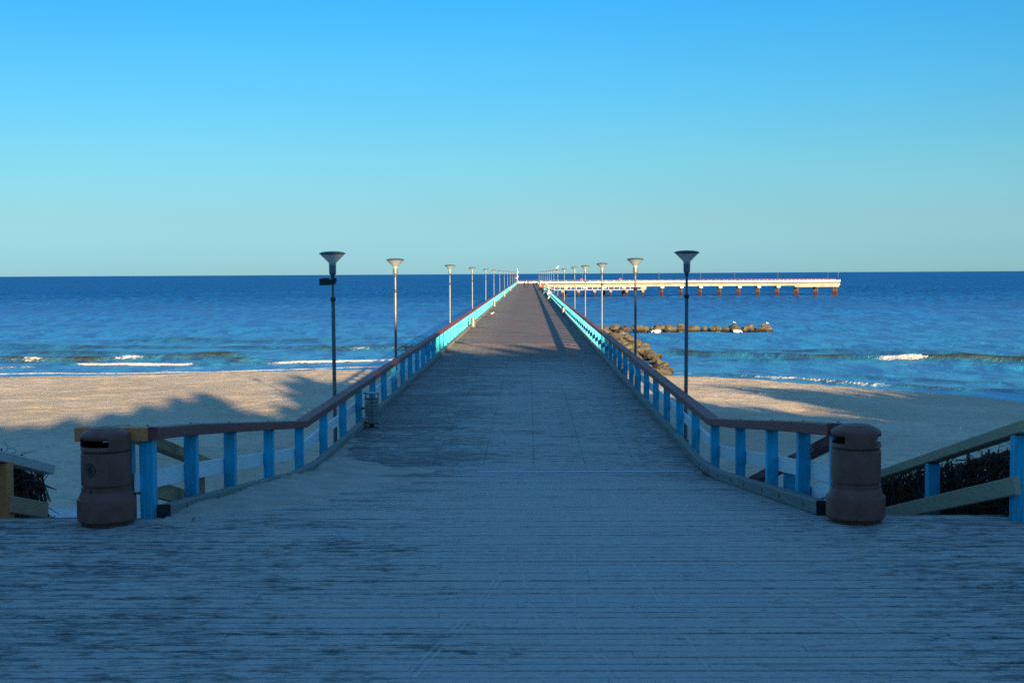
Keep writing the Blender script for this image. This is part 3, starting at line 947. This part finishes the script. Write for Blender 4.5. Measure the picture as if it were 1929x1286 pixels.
def drift_left(X, Y):
    t = np.clip((Y - 13.2) / 11.5, 0, 1)
    reach = np.interp(Y, [13.1, 14, 15, 16.5, 18.5, 20.5, 22.5, 25, 28], [.15, .5, .75, 1.35, 2.3, 2.6, 1.7, .7, .2])
    reach = reach * (1 + .35 * fbm(X * 0 + 2, Y * .9, 3, 7))
    hmax = np.interp(Y, [13.1, 14, 16, 18, 20, 22, 25, 28], [.02, .07, .10, .12, .14, .11, .06, .01])
    d = X - (XL + .05)
    h = hmax * np.clip(1 - d / reach, -1, 1) ** 1 + .022 * fbm(X * 1.6, Y * 2.4, 4, 31) + .012 * noise2(X * 5, Y * 6, 3)
    return np.where(h > 0, h, h * .5) - .006
sand_drift('sand_drift', drift_left, XL + .08, .4, 13.1, 28, 'mound of blown sand along the left kerb of the ramp')
def drift_edge(X, Y):
    return .010 - .05 * np.clip((EDGE - .12 - Y) / .9, 0, 1) + .020 * fbm(X * 1.3, Y * 3, 4, 77) - .012 + np.where(Y > EDGE - .02, -.05, 0)
sand_drift('sand_drift', drift_edge, -9.3, -3.6, 12.2, EDGE, 'thin skin of sand along the landing edge by the left bin')
sand_drift('sand_drift', lambda X, Y: drift_edge(X + 40, Y) - .004, 2.9, 9.3, 12.2, EDGE, 'thin skin of sand along the landing edge by the right bin')

def mk_track():
    M = Mat('dust_track', .95, .1)
    M.color((.74, .70, .64))
    n = M.noise(M.coords('pos', (1, 1, 1)), 3.5, 6, .75)
    tr = M.node('BsdfTransparent'); mx = M.node('MixShader')
    M.put(mx.inputs[0], M.ramp(n, .40, .62, 0, .34))
    M.t.links.new(tr.outputs[0], mx.inputs[1]); M.t.links.new(M.b.outputs[0], mx.inputs[2])
    M.t.links.new(mx.outputs[0], M.n['Material Output'].inputs[0])
    return M.m
TRACK = mk_track()
def track(pts, w, label):
    """tyre trace: a thin film of light dust on the boards, smooth through pts (x, y)"""
    P = np.array(pts, float); t = np.arange(len(P)); tt = np.linspace(0, len(P) - 1, 60)
    xs = np.interp(tt, t, P[:, 0]); ys = np.interp(tt, t, P[:, 1])
    for _ in range(6):
        xs[1:-1] = (xs[:-2] + 2 * xs[1:-1] + xs[2:]) / 4; ys[1:-1] = (ys[:-2] + 2 * ys[1:-1] + ys[2:]) / 4
    dx, dy = np.gradient(xs), np.gradient(ys); n = np.hypot(dx, dy)
    nx, ny = -dy / n * w / 2, dx / n * w / 2
    z = np.array([zdeck(y) for y in ys]) + .0035
    nx, ny = nx * 1.25, ny * 1.25
    V = np.vstack([np.stack([xs + nx, ys + ny, z], 1), np.stack([xs - nx, ys - ny, z], 1)])
    k = len(xs); i = np.arange(k - 1)
    o = ob('tyre_track', np_mesh('tyre_track', V, np.stack([i, i + 1, i + k + 1, i + k], 1), TRACK))
    tag(o, label, 'tyre track', 'dusty tyre tracks on the boards', 'stuff')
TRK = [([(-.85, 8.0), (-.68, 8.8), (-.45, 9.8), (-.28, 11), (-.22, 12.4)], .022, 'dusty tyre trace leaning right, leftmost on the landing'),
       ([(-.79, 8.0), (-.62, 8.8), (-.40, 9.8), (-.2, 11.2)], .018, 'thin dusty trace just right of the leftmost one'),
       ([(.08, 8.1), (.09, 8.9), (.03, 9.8), (-.05, 10.6), (-.08, 11.6)], .02, 'straight dusty trace in the middle of the landing'),
       ([(.55, 8.0), (.42, 8.7), (.33, 9.5), (.36, 10.4), (.42, 12)], .02, 'wavering dusty trace right of the middle'),
       ([(.62, 8.0), (.5, 8.6), (.38, 9.3), (.33, 10.2), (.4, 11.2)], .016, 'faint wavering trace beside the wavering dusty trace'),
       ([(1.18, 8.1), (1.12, 9), (1.02, 10), (.92, 11.4)], .02, 'dusty trace leaning left in the right half'),
       ([(2.9, 8.3), (2.55, 9.2), (2.15, 10.2), (1.85, 11.2), (1.7, 12.2)], .022, 'long dusty trace at the right of the landing'),
       ([(.62, 26.5), (.38, 29), (.3, 32), (.42, 36), (.75, 40)], .05, 'curved pale trace on the shaded pier boards'),
       ([(1.9, 25), (1.62, 28), (1.55, 31), (1.62, 34)], .04, 'short pale trace at the right of the shaded boards')]
for t_ in TRK: track(*t_)
# pale replaced board across the pier
B = MB(); yb = 23.05; B.box(-.95, 2.95, -.05, .05, -.02, .012)
PALE = wood('pale_board', (.42, .43, .44), (.56, .57, .58), (.8, 9, 9), .6)
o = child_of(B.build('plank', PALE, None, (0, yb, zdeck(yb))), pier); o['label'] = 'pale bleached board across the ramp foot'

# seaweed and litter line left by the sea
WEED = plain('dry_seaweed', (.05, .04, .025), .9, .1, var=.5)
wb = MB(); q = random.Random(9)
for i in range(1500):
    x = q.uniform(12, 46) if q.random() < .8 else q.uniform(-55, -8)
    d = (5.6 + 1.0 * math.sin(x * .21) + q.gauss(0, .35)) if x > 0 else 6 + q.gauss(0, 3)
    y = float(shore(x)) - d
    z = float(zbeach(x, y)) + .02
    L = q.uniform(.06, .3) * (1 if x > 0 else .6); a = q.uniform(0, 3.1)
    wb.tube([(x, y, z), (x + L * math.cos(a) * .5, y + L * math.sin(a) * .3, z + q.uniform(.02, .07)), (x + L * math.cos(a), y + L * math.sin(a) * .6, z)], q.uniform(.012, .035), 4, 0, False)
tag(wb.build('seaweed_litter', WEED), 'dark line of dry seaweed scraps along the tide mark', 'seaweed', None, 'stuff')
# pale slab path on the sand at the left
sl = thing('beach_path', 'pale slab path lying on the sand left of the ramp', 'path', (-10, 26.5, 0))
for i in range(7):
    x = -3.6 + i * 1.25
    zz = float(zbeach(-10 + x, 26.5))
    B = MB(); B.box(-.6, .6, -1.1, 1.1, -.05, .09); B.build('slab', plain('slab_concrete', (.45, .44, .42), .9), sl, (x, 0, zz + .03)).rotation_euler = (-.03, 0, 0)

# ------------------------------------------------------------------ boulders
def boulder(par, name, x, y, z, r, q, sm=True):
    B = MB(); B.blob((0, 0, 0), (r * q.uniform(.85, 1.35), r * q.uniform(.8, 1.1), r * q.uniform(.65, .95)), q.randint(0, 9999), .42, 14, 10, 0, 1, sm)
    return ob('boulder', B.mesh('boulder', ROCK), par, (x - par.location.x, y - par.location.y, z - par.location.z), (q.uniform(-.3, .3), q.uniform(-.3, .3), q.uniform(0, 6.3)))
q = random.Random(21)
bw = thing('stone_breakwater', 'low row of big boulders standing in the water right of the pier', 'breakwater', (24, 191, WATER_Z))
x = 11.5
BWTOP = {}
while x < 35.5:
    r = q.choice((.62, .75, .9, 1.05, 1.2))
    if x > 34.2: r = 1.1
    y = 193.6 - (x - 11.5) * .16 + q.uniform(-.5, .5)
    boulder(bw, 'boulder', x, y, WATER_Z + q.uniform(.12, .38), r, q)
    if q.random() < .8:
        boulder(bw, 'boulder', x + q.uniform(-.4, .6), y + q.uniform(.8, 1.7), WATER_Z + q.uniform(.0, .45), q.uniform(.6, 1.0), q)
    if q.random() < .55:
        boulder(bw, 'boulder', x + q.uniform(-.5, .5), y - q.uniform(.5, 1.0), WATER_Z - .05, q.uniform(.4, .6), q)
    x += r * 1.2 + q.uniform(.05, .45)
gr = thing('stone_groyne', 'heap of boulders running from the beach along the right side of the pier', 'groyne', (8.5, 150, WATER_Z))
core = MB()
for k_ in range(46):
    yy_ = 102 + k_ * 2.0
    w_ = float(np.interp(yy_, [103, 112, 125, 150, 175, 193], [1.0, 1.6, 2.2, 2.5, 2.7, 3.0]))
    core.blob((9.2 - 8.5, yy_ - 150, max(float(zbeach(9.2, yy_)), WATER_Z - .3) - WATER_Z), (w_ * .85, 1.6, .7 if yy_ > 112 else .4), k_, .4, 12, 8)
core.build('rubble_core', ROCK, gr)['kind'] = 'stuff'
y = 103.0
while y < 193:
    wdt = np.interp(y, [103, 112, 125, 150, 175, 193], [1.2, 2.0, 2.7, 3.0, 3.2, 3.6])
    for j in range(4):
        x = 9.3 + wdt * (j - 1.35) * .68 + q.uniform(-.35, .35)
        r = q.choice((.38, .5, .6, .75, 1.0)) * (1 if y > 125 else .72)
        base = max(float(zbeach(x, y)), WATER_Z - .2)
        hump = .6 * math.cos(min(1.4, abs(x - 9) / (wdt * 1.25)))
        boulder(gr, 'boulder', x, y + q.uniform(-.5, .5), base + hump * q.uniform(.6, 1.0) * (1 if y > 112 else .5), r, q, False)
    y += 1.22

# ------------------------------------------------------------------ far arm of the pier
AY0, AY1 = 485.0, 492.5
arm = thing('concrete_jetty', 'white concrete arm of the pier on dark piles with red feet', 'pier arm', (56, 488, WATER_Z))
def armbox(name, x0, x1, y0, y1, z0, z1, mat):
    B = MB(); B.box(x0 - 56, x1 - 56, y0 - 488, y1 - 488, z0 - WATER_Z, z1 - WATER_Z)
    return B.build(name, mat, arm)
armbox('deck_slab', -4, 117, AY0 + .02, AY1, -1.32, -1.01, BEAM)
armbox('girder', 3, 117, AY0 + .25, AY0 + .9, -2.41, -1.44, CONC)
armbox('girder', 3, 117, AY1 - .9, AY1 - .3, -2.41, -1.44, CONC)
armbox('girder', 100, 116.6, AY0 + .2, AY0 + 1.2, -2.95, -2.412, CONC)
x = -4
while x < 117:
    x2 = min(x + 6.05, 117)
    armbox('parapet_panel', x + .04, x2 - .04, AY0 - .06, AY0 + .02, -.99, -.45, CONCWHITE)
    armbox('parapet_panel', x + .04, x2 - .04, AY1, AY1 + .08, -.99, -.45, CONCWHITE)
    x = x2
armbox('top_rail', -4, 112, AY0 - .07, AY0 + .09, -.08, .04, RAILPINK)
armbox('top_rail', -4, 117, AY1 - .07, AY1 + .09, -.08, .04, RAILPINK)
B = MB(); B.box(-.09, .09, -.06, .06, -.45, -.08); am_ = B.mesh('rail_post', TURQ_RAIL)
x = -3.9
while x < 117:
    for yy in (AY0 - .0, AY1):
        ob('rail_post', am_, arm, (x - 56, yy - 488, -WATER_Z))
    x += 3.02
B = MB(); B.box(-.62, .62, -3.6, 3.4, 0, .75); cap2 = B.mesh('pile_cap', CONCWHITE)
B = MB(); B.tube([(0, 0, -3), (0, 0, 3.2)], .34, 10); pl2 = B.mesh('pile', PILE)
xs_ = [50.3 + 7.27 * i for i in range(-6, 10)]
for i, x in enumerate(xs_):
    if x < 99: ob('pile_cap', cap2, arm, (x - 56, .5, -3.1 - WATER_Z))
    for dy in (-2.3, .3, 2.9):
        ob('pile', pl2, arm, (x - 56, dy, 0))
# lower landing stage in front of the arm
stage = thing('landing_stage', 'lower landing stage with white railing in front of the pier arm', 'landing stage', (24, 480, WATER_Z))
def stbox(name, x0, x1, y0, y1, z0, z1, mat):
    B = MB(); B.box(x0 - 24, x1 - 24, y0 - 480, y1 - 480, z0 - WATER_Z, z1 - WATER_Z); return B.build(name, mat, stage)
stbox('deck_slab', 9.4, 43.2, 477, 483.5, -3.62, -3.32, CONC)
for i, x in enumerate(np.arange(12.5, 43.5, 5.95)):
    stbox('pile_cap', x - .5, x + .5, 476.9, 483, -4.42, -3.62, CONCPINK)
    ob('pile', pl2, stage, (x - 24, -2.3, -1.4)); ob('pile', pl2, stage, (x - 24, 1.5, -1.4))
stbox('end_block', 42, 43.6, 477.2, 483, -3.3, -2.42, CONC)
stbox('hand_rail', 9.4, 43, 477.05, 477.15, -2.55, -2.45, CONCWHITE)
for x in np.arange(9.6, 43, 2.0):
    stbox('rail_post', x - .07, x + .07, 477.05, 477.15, -3.32, -2.55, CONCWHITE)
B = MB(); B.bar((4.2 - 24, -1.4, -1.0 - WATER_Z), (9.6 - 24, -2.6, -3.4 - WATER_Z), 1.2, .3); B.build('stairway', CONC, stage)
B = MB(); B.bar((4.2 - 24, -2.1, -.1 - WATER_Z), (9.6 - 24, -3.3, -2.5 - WATER_Z), .1, .1); B.build('hand_rail', CONCWHITE, stage)
# thin lamps on the arm
thin = thing('arm_lamp', '', 'lamp post')
B = MB(); B.tube([(0, 0, 0), (0, 0, 3.2)], .04, 8); B.build('pole', POLE, thin)
B = MB(); B.lathe([(.08, 3.2), (.1, 3.4), (.28, 3.6), (.25, 3.65), (0, 3.67)], 12); B.build('lamp_head', POLE, thin)
AL = [20.5, 35.8, 49.7, 65.6, 78.6, 95.0, 114.0, 116.4]
AO = ['nearest the pier', 'second from the pier', 'third from the pier', 'fourth from the pier', 'fifth from the pier', 'sixth from the pier', 'left one of the end pair', 'at the very end']
for i, x in enumerate(AL):
    o = thin if i == 0 else copy_tree(thin)
    o.location = (x, 492.2 if i < 7 else 485.6, -1.0)
    tag(o, 'thin white lamp on the concrete arm, ' + AO[i], 'lamp post', 'thin lamps on the pier arm')
# round lifebuoy stands on the arm
for x, l in ((20.2, 'left'), (35.0, 'right')):
    B = MB(); 
    t_ = thing('lifebuoy_post', 'small red lifebuoy post on the arm, the %s one' % l, 'lifebuoy', (x * .985, 485.6, -1.0))
    B = MB(); B.tube([(0, 0, 0), (0, 0, 1.2)], .06, 8); B.build('post', RAILPINK, t_)
    B = MB(); n = 16
    for k in range(n):
        a, b2 = 2 * math.pi * k / n, 2 * math.pi * (k + 1) / n
        B.tube([(.32 * math.cos(a), 0, 1.3 + .32 * math.sin(a)), (.32 * math.cos(b2), 0, 1.3 + .32 * math.sin(b2))], .11, 8, 0, False)
    B.build('lifebuoy', plain('lifebuoy_orange', (.5, .12, .08), .5), t_)

# ------------------------------------------------------------------ people
SKIN = (.45, .28, .2)
def person(label, loc, rz, top, legs, hair, hgt=1.72, pose='walk', skirt=None):
    root = thing('person', label, 'person', loc, rz)
    V, Ed, R = [], [], []
    def j(p, r, frm=None):
        V.append(p); R.append(r)
        if frm is not None: Ed.append((frm, len(V) - 1))
        return len(V) - 1
    st_ = .17 if pose == 'walk' else .05
    hip = j((0, 0, .93), (.15, .11)); wa = j((0, 0, 1.08), (.135, .10), hip); ch = j((0, -.01, 1.3), (.165, .115), wa)
    nk = j((0, 0, 1.47), (.06, .06), ch); hd = j((0, -.015, 1.56), (.075, .085), nk); tp = j((0, -.01, 1.68), (.075, .09), hd)
    for s in (-1, 1):
        h2 = j((s * .095, 0, .86), (.09, .09), hip)
        k = j((s * .1, -.05 - st_ * s * .5, .49), (.06, .065), h2)
        a = j((s * .1, .02 - st_ * s * .9 + (.06 if s < 0 else 0), .09), (.042, .045), k)
        j((s * .11, -.14 - st_ * s * .9, .04), (.04, .035), a)
        sh = j((s * .19, 0, 1.40), (.062, .062), ch)
        if pose == 'lean':
            e = j((s * .24, -.18, 1.18), (.047, .047), sh); w = j((s * .16, -.38, 1.06), (.036, .036), e)
        else:
            e = j((s * .24, .03 + st_ * s * .3, 1.13), (.047, .047), sh); w = j((s * .245, -.06 + st_ * s * .8, .89), (.036, .036), e)
        j((w and V[w][0] * .98, V[w][1] - .04, V[w][2] - .09), (.03, .022), w)
    me = bpy.data.meshes.new('body'); me.from_pydata(V, Ed, [])
    o = ob('body', me, root, None, None, (hgt / 1.76,) * 3)
    md = o.modifiers.new('skin', 'SKIN'); 
    sv = me.skin_vertices[0].data
    for i, r in enumerate(R): sv[i].radius = r; sv[i].use_root = (i == 0)
    sd = o.modifiers.new('smooth', 'SUBSURF'); sd.levels = sd.render_levels = 1
    M = Mat('clothes', .8, .2)
    z = sepxyz(M, M.node('TexCoord').outputs['Object'])
    n = M.noise(M.coords('Object'), 7, 3)
    c = M.mix(M.ramp(z[2], .93, .95), legs, top)
    c = M.mix(M.ramp(z[2], 1.455, 1.47), c, SKIN)
    c = M.mix(M.ramp(z[2], .1, .07), c, (.03, .03, .03))
    M.color(M.mix(M.math('MULTIPLY', n, .35), c, (.02, .02, .02)))
    me.materials.append(M.m)
    B = MB(); B.blob((0, .015, 1.66), (.092, .105, .10), 1, 0, 12, 8, 0, 1, True); B.build('hair', plain('hair', hair, .6), root).scale = (hgt / 1.76,) * 3
    if skirt:
        B = MB(); B.lathe([(.15, 1.05), (.2, .85), (.24, .55), (.22, .54), (.1, .9)], 16); B.build('coat_skirt', plain('coat', skirt, .8), root)
    return root
Z0 = -.97
person('distant person in black walking in the middle of the pier', (-1.1, 318, Z0), 0, (.015, .015, .018), (.02, .012, .014), (.02, .015, .01), 1.75)
person('distant person in dark olive beside the one in black', (-.2, 352, Z0), .3, (.035, .04, .03), (.02, .02, .02), (.03, .02, .01), 1.7)
person('person in white leaning on the right railing, nearest of the walkers', (2.72, 176, Z0), rad(90), (.75, .73, .66), (.72, .70, .64), (.70, .66, .55), 1.66, 'lean', (.74, .72, .65))
person('person in turquoise jacket by the right railing', (2.7, 222, Z0), rad(70), (.10, .42, .45), (.35, .45, .5), (.05, .03, .02), 1.68, 'lean')
person('person in dark coat just behind the turquoise jacket', (2.9, 205, Z0), rad(80), (.02, .025, .03), (.02, .02, .025), (.02, .015, .01), 1.66, 'lean')
person('person in red jacket by the right railing', (2.75, 250, Z0), 0, (.55, .03, .05), (.02, .02, .03), (.12, .07, .04), 1.72)
person('person in beige jacket left of the red jacket', (2.35, 256, Z0), .2, (.30, .22, .15), (.03, .025, .02), (.6, .55, .45), 1.72)
person('person in dark brown coat left of the beige jacket', (1.95, 266, Z0), -.2, (.05, .04, .025), (.03, .03, .03), (.5, .46, .38), 1.7)

# ------------------------------------------------------------------ birds
BW = plain('white_feathers', (.78, .78, .76), .7); BGREY = plain('grey_feathers', (.35, .36, .38), .7); BEAK = plain('orange_beak', (.5, .22, .03), .5)
def swan(label, loc, rz):
    root = thing('swan', label, 'swan', loc, rz, 'swans on the water')
    B = MB(); B.tube([(-.62, 0, .28), (-.45, 0, .22), (-.2, 0, .17), (.1, 0, .17), (.34, 0, .2), (.46, 0, .26)], [.03, .16, .25, .25, .17, .06], 12)
    B.tube([(.34, 0, .2), (.5, 0, .3), (.58, 0, .3), (.68, 0, .2), (.74, 0, .08), (.76, 0, .0)], [.1, .07, .055, .05, .05, .045], 8)
    B.build('body', BW, root)
    B = MB(); B.tube([(.76, 0, .0), (.77, 0, -.12)], [.03, .012], 6); B.build('beak', BEAK, root)
    for s in (-1, 1):
        B = MB(); B.blob((-.12, s * .17, .3), (.42, .1, .15), 2, 0, 10, 7, 0, 1, True); B.build('wing', BW, root)
    return root
swan('white swan floating before the middle boulders, nearer the pier', (18.9, 190.2, WATER_Z), rad(175))
swan('white swan floating before the boulders, farther from the pier', (30.5, 188.6, WATER_Z), rad(10))
def gull(label, loc, rz, s=1.0):
    root = thing('gull', label, 'gull', loc, rz, 'perching gulls'); 
    B = MB(); B.tube([(-.26, 0, .12), (-.12, 0, .16), (.05, 0, .2), (.15, 0, .25), (.2, 0, .31), (.24, 0, .32)], [.02, .07, .085, .06, .048, .03], 10); B.build('body', BW, root)
    B = MB(); B.blob((-.08, .06, .18), (.2, .03, .06), 2, 0, 8, 6, 0, 1, True); B.blob((-.08, -.06, .18), (.2, .03, .06), 2, 0, 8, 6, 0, 1, True); B.build('wing', BGREY, root)
    B = MB(); B.tube([(.25, 0, .315), (.31, 0, .305)], [.014, .004], 6); B.build('beak', BEAK, root)
    for t in (-.025, .025):
        B = MB(); B.tube([(.0, t, 0), (.0, t, .14)], .008, 5); B.build('leg', BEAK, root)
    root.scale = (s, s, s)
    return root
def top_of_rock(px):
    best = None
    for ch in bw.children:
        if abs(ch.location.x + 24 - px) < 1.2:
            t = ch.location.z + max(v.co.z for v in ch.data.vertices)
            if best is None or t > best[1]: best = (ch.location, t)
    return best
for px, lb in ((30.7, 'white gull standing on the boulders above the farther swan'), (35.3, 'white gull standing on the last boulder of the breakwater')):
    bl, t = top_of_rock(px)
    gull(lb, (bl.x + 24, bl.y + 191, WATER_Z + t - .06), 2.6, .8)
gull('white gull perched on a lamp in the right row', (3.7, 164.4, 3.12), 1.2, 1.3)
gull('small white gull standing on the boards near the left railing', (-3.2, 113, Z0), .6, .62)

# ------------------------------------------------------------------ dune wood behind the viewer (its shade lies over the landing)
LEAF = plain('pine_needles', (.045, .075, .03), .8, .2, var=.4, sc=1.2)
BARK = plain('pine_bark', (.10, .06, .04), .9, .1, var=.4)
def leaf_mesh(w, h, seed, n):
    r_s = np.random.RandomState(seed)
    t = r_s.rand(n) ** .8
    prof = np.interp(t, [0, .1, .35, .7, .9, 1], [.75, 1, .95, .7, .42, .08])
    a = r_s.rand(n) * 2 * math.pi
    rr = w * prof * np.sqrt(r_s.rand(n)) * (1 + .18 * np.sin(3 * a + seed) + .15 * np.sin(9 * t + seed * 2))
    C = np.stack([rr * np.cos(a), rr * np.sin(a), t * h], 1)
    u = r_s.randn(n, 3); u /= np.linalg.norm(u, axis=1)[:, None]
    v = np.cross(u, r_s.randn(n, 3)); v /= np.linalg.norm(v, axis=1)[:, None]
    s = (.22 + .26 * r_s.rand(n))[:, None]
    V = np.stack([C - u * s, C + v * s * .7, C + u * s, C - v * s * .7], 1).reshape(-1, 3)
    Q = np.arange(4 * n).reshape(-1, 4)
    return np_mesh('crown', V, Q, LEAF, smooth=False)
CROWNS = [leaf_mesh(1.75, 10.0, s, 2200) for s in (1, 2, 3, 4)]
for me_ in CROWNS:
    pass
tk = MB(); tk.tube([(0, 0, -.8), (0.04, 0, .3), (0, .03, .75)], [.2, .16, .07], 8); TRUNK = tk.mesh('trunk', BARK)
PROF = [(-40, 10), (-10, 10.3), (5.8, 10.8), (7.6, 11.1), (8.5, 11.5), (9.8, 11.4), (10.6, 12.2), (12.5, 12.5), (13.5, 13.3), (14.9, 13.5), (15.7, 12.3), (16.7, 11.7), (17.4, 11.8), (18.5, 13.2), (20, 14.2), (21.3, 15.9), (22.6, 16.3), (24, 15.4), (26, 15), (26.8, 14.4), (28.5, 15.4), (30, 15.7), (33, 15.5), (35.5, 15.0), (38, 13.8), (39, 12.9), (40, 11.8), (41.5, 11.2), (43, 12.2), (45, 14.5), (48, 14.8), (50, 14), (55, 14.5), (62, 15.5), (75, 16), (100, 16)]
def tree(x, y, top):
    zg = float(zbeach(x, y)) - .2
    root = thing('dune_tree', 'dark dune tree behind the viewer shading the landing', 'tree', (x, y, zg), 0, 'trees of the dune wood')
    ob('trunk', TRUNK, root, None, None, (1, 1, top - zg))
    s = rnd.uniform(.85, 1.15)
    ob('crown', rnd.choice(CROWNS), root, (0, 0, .25), (0, 0, rnd.uniform(0, 6.28)), (s, s, (top - zg - .25) / 10.0))
PX_, PH_ = [p[0] for p in PROF], [p[1] for p in PROF]
x = -24.0
while x < 84:
    tree(x, -30 + rnd.uniform(-.5, .5), float(np.interp(x, PX_, PH_)) + rnd.uniform(-.15, .15))
    x += 1.55
x = -24.0
while x < 84:
    w = float(min(np.interp(x + d, PX_, PH_) for d in (-1.6, 0, 1.6)))
    tree(x, -33 + rnd.uniform(-.5, .5), w - .6)
    x += 2.1
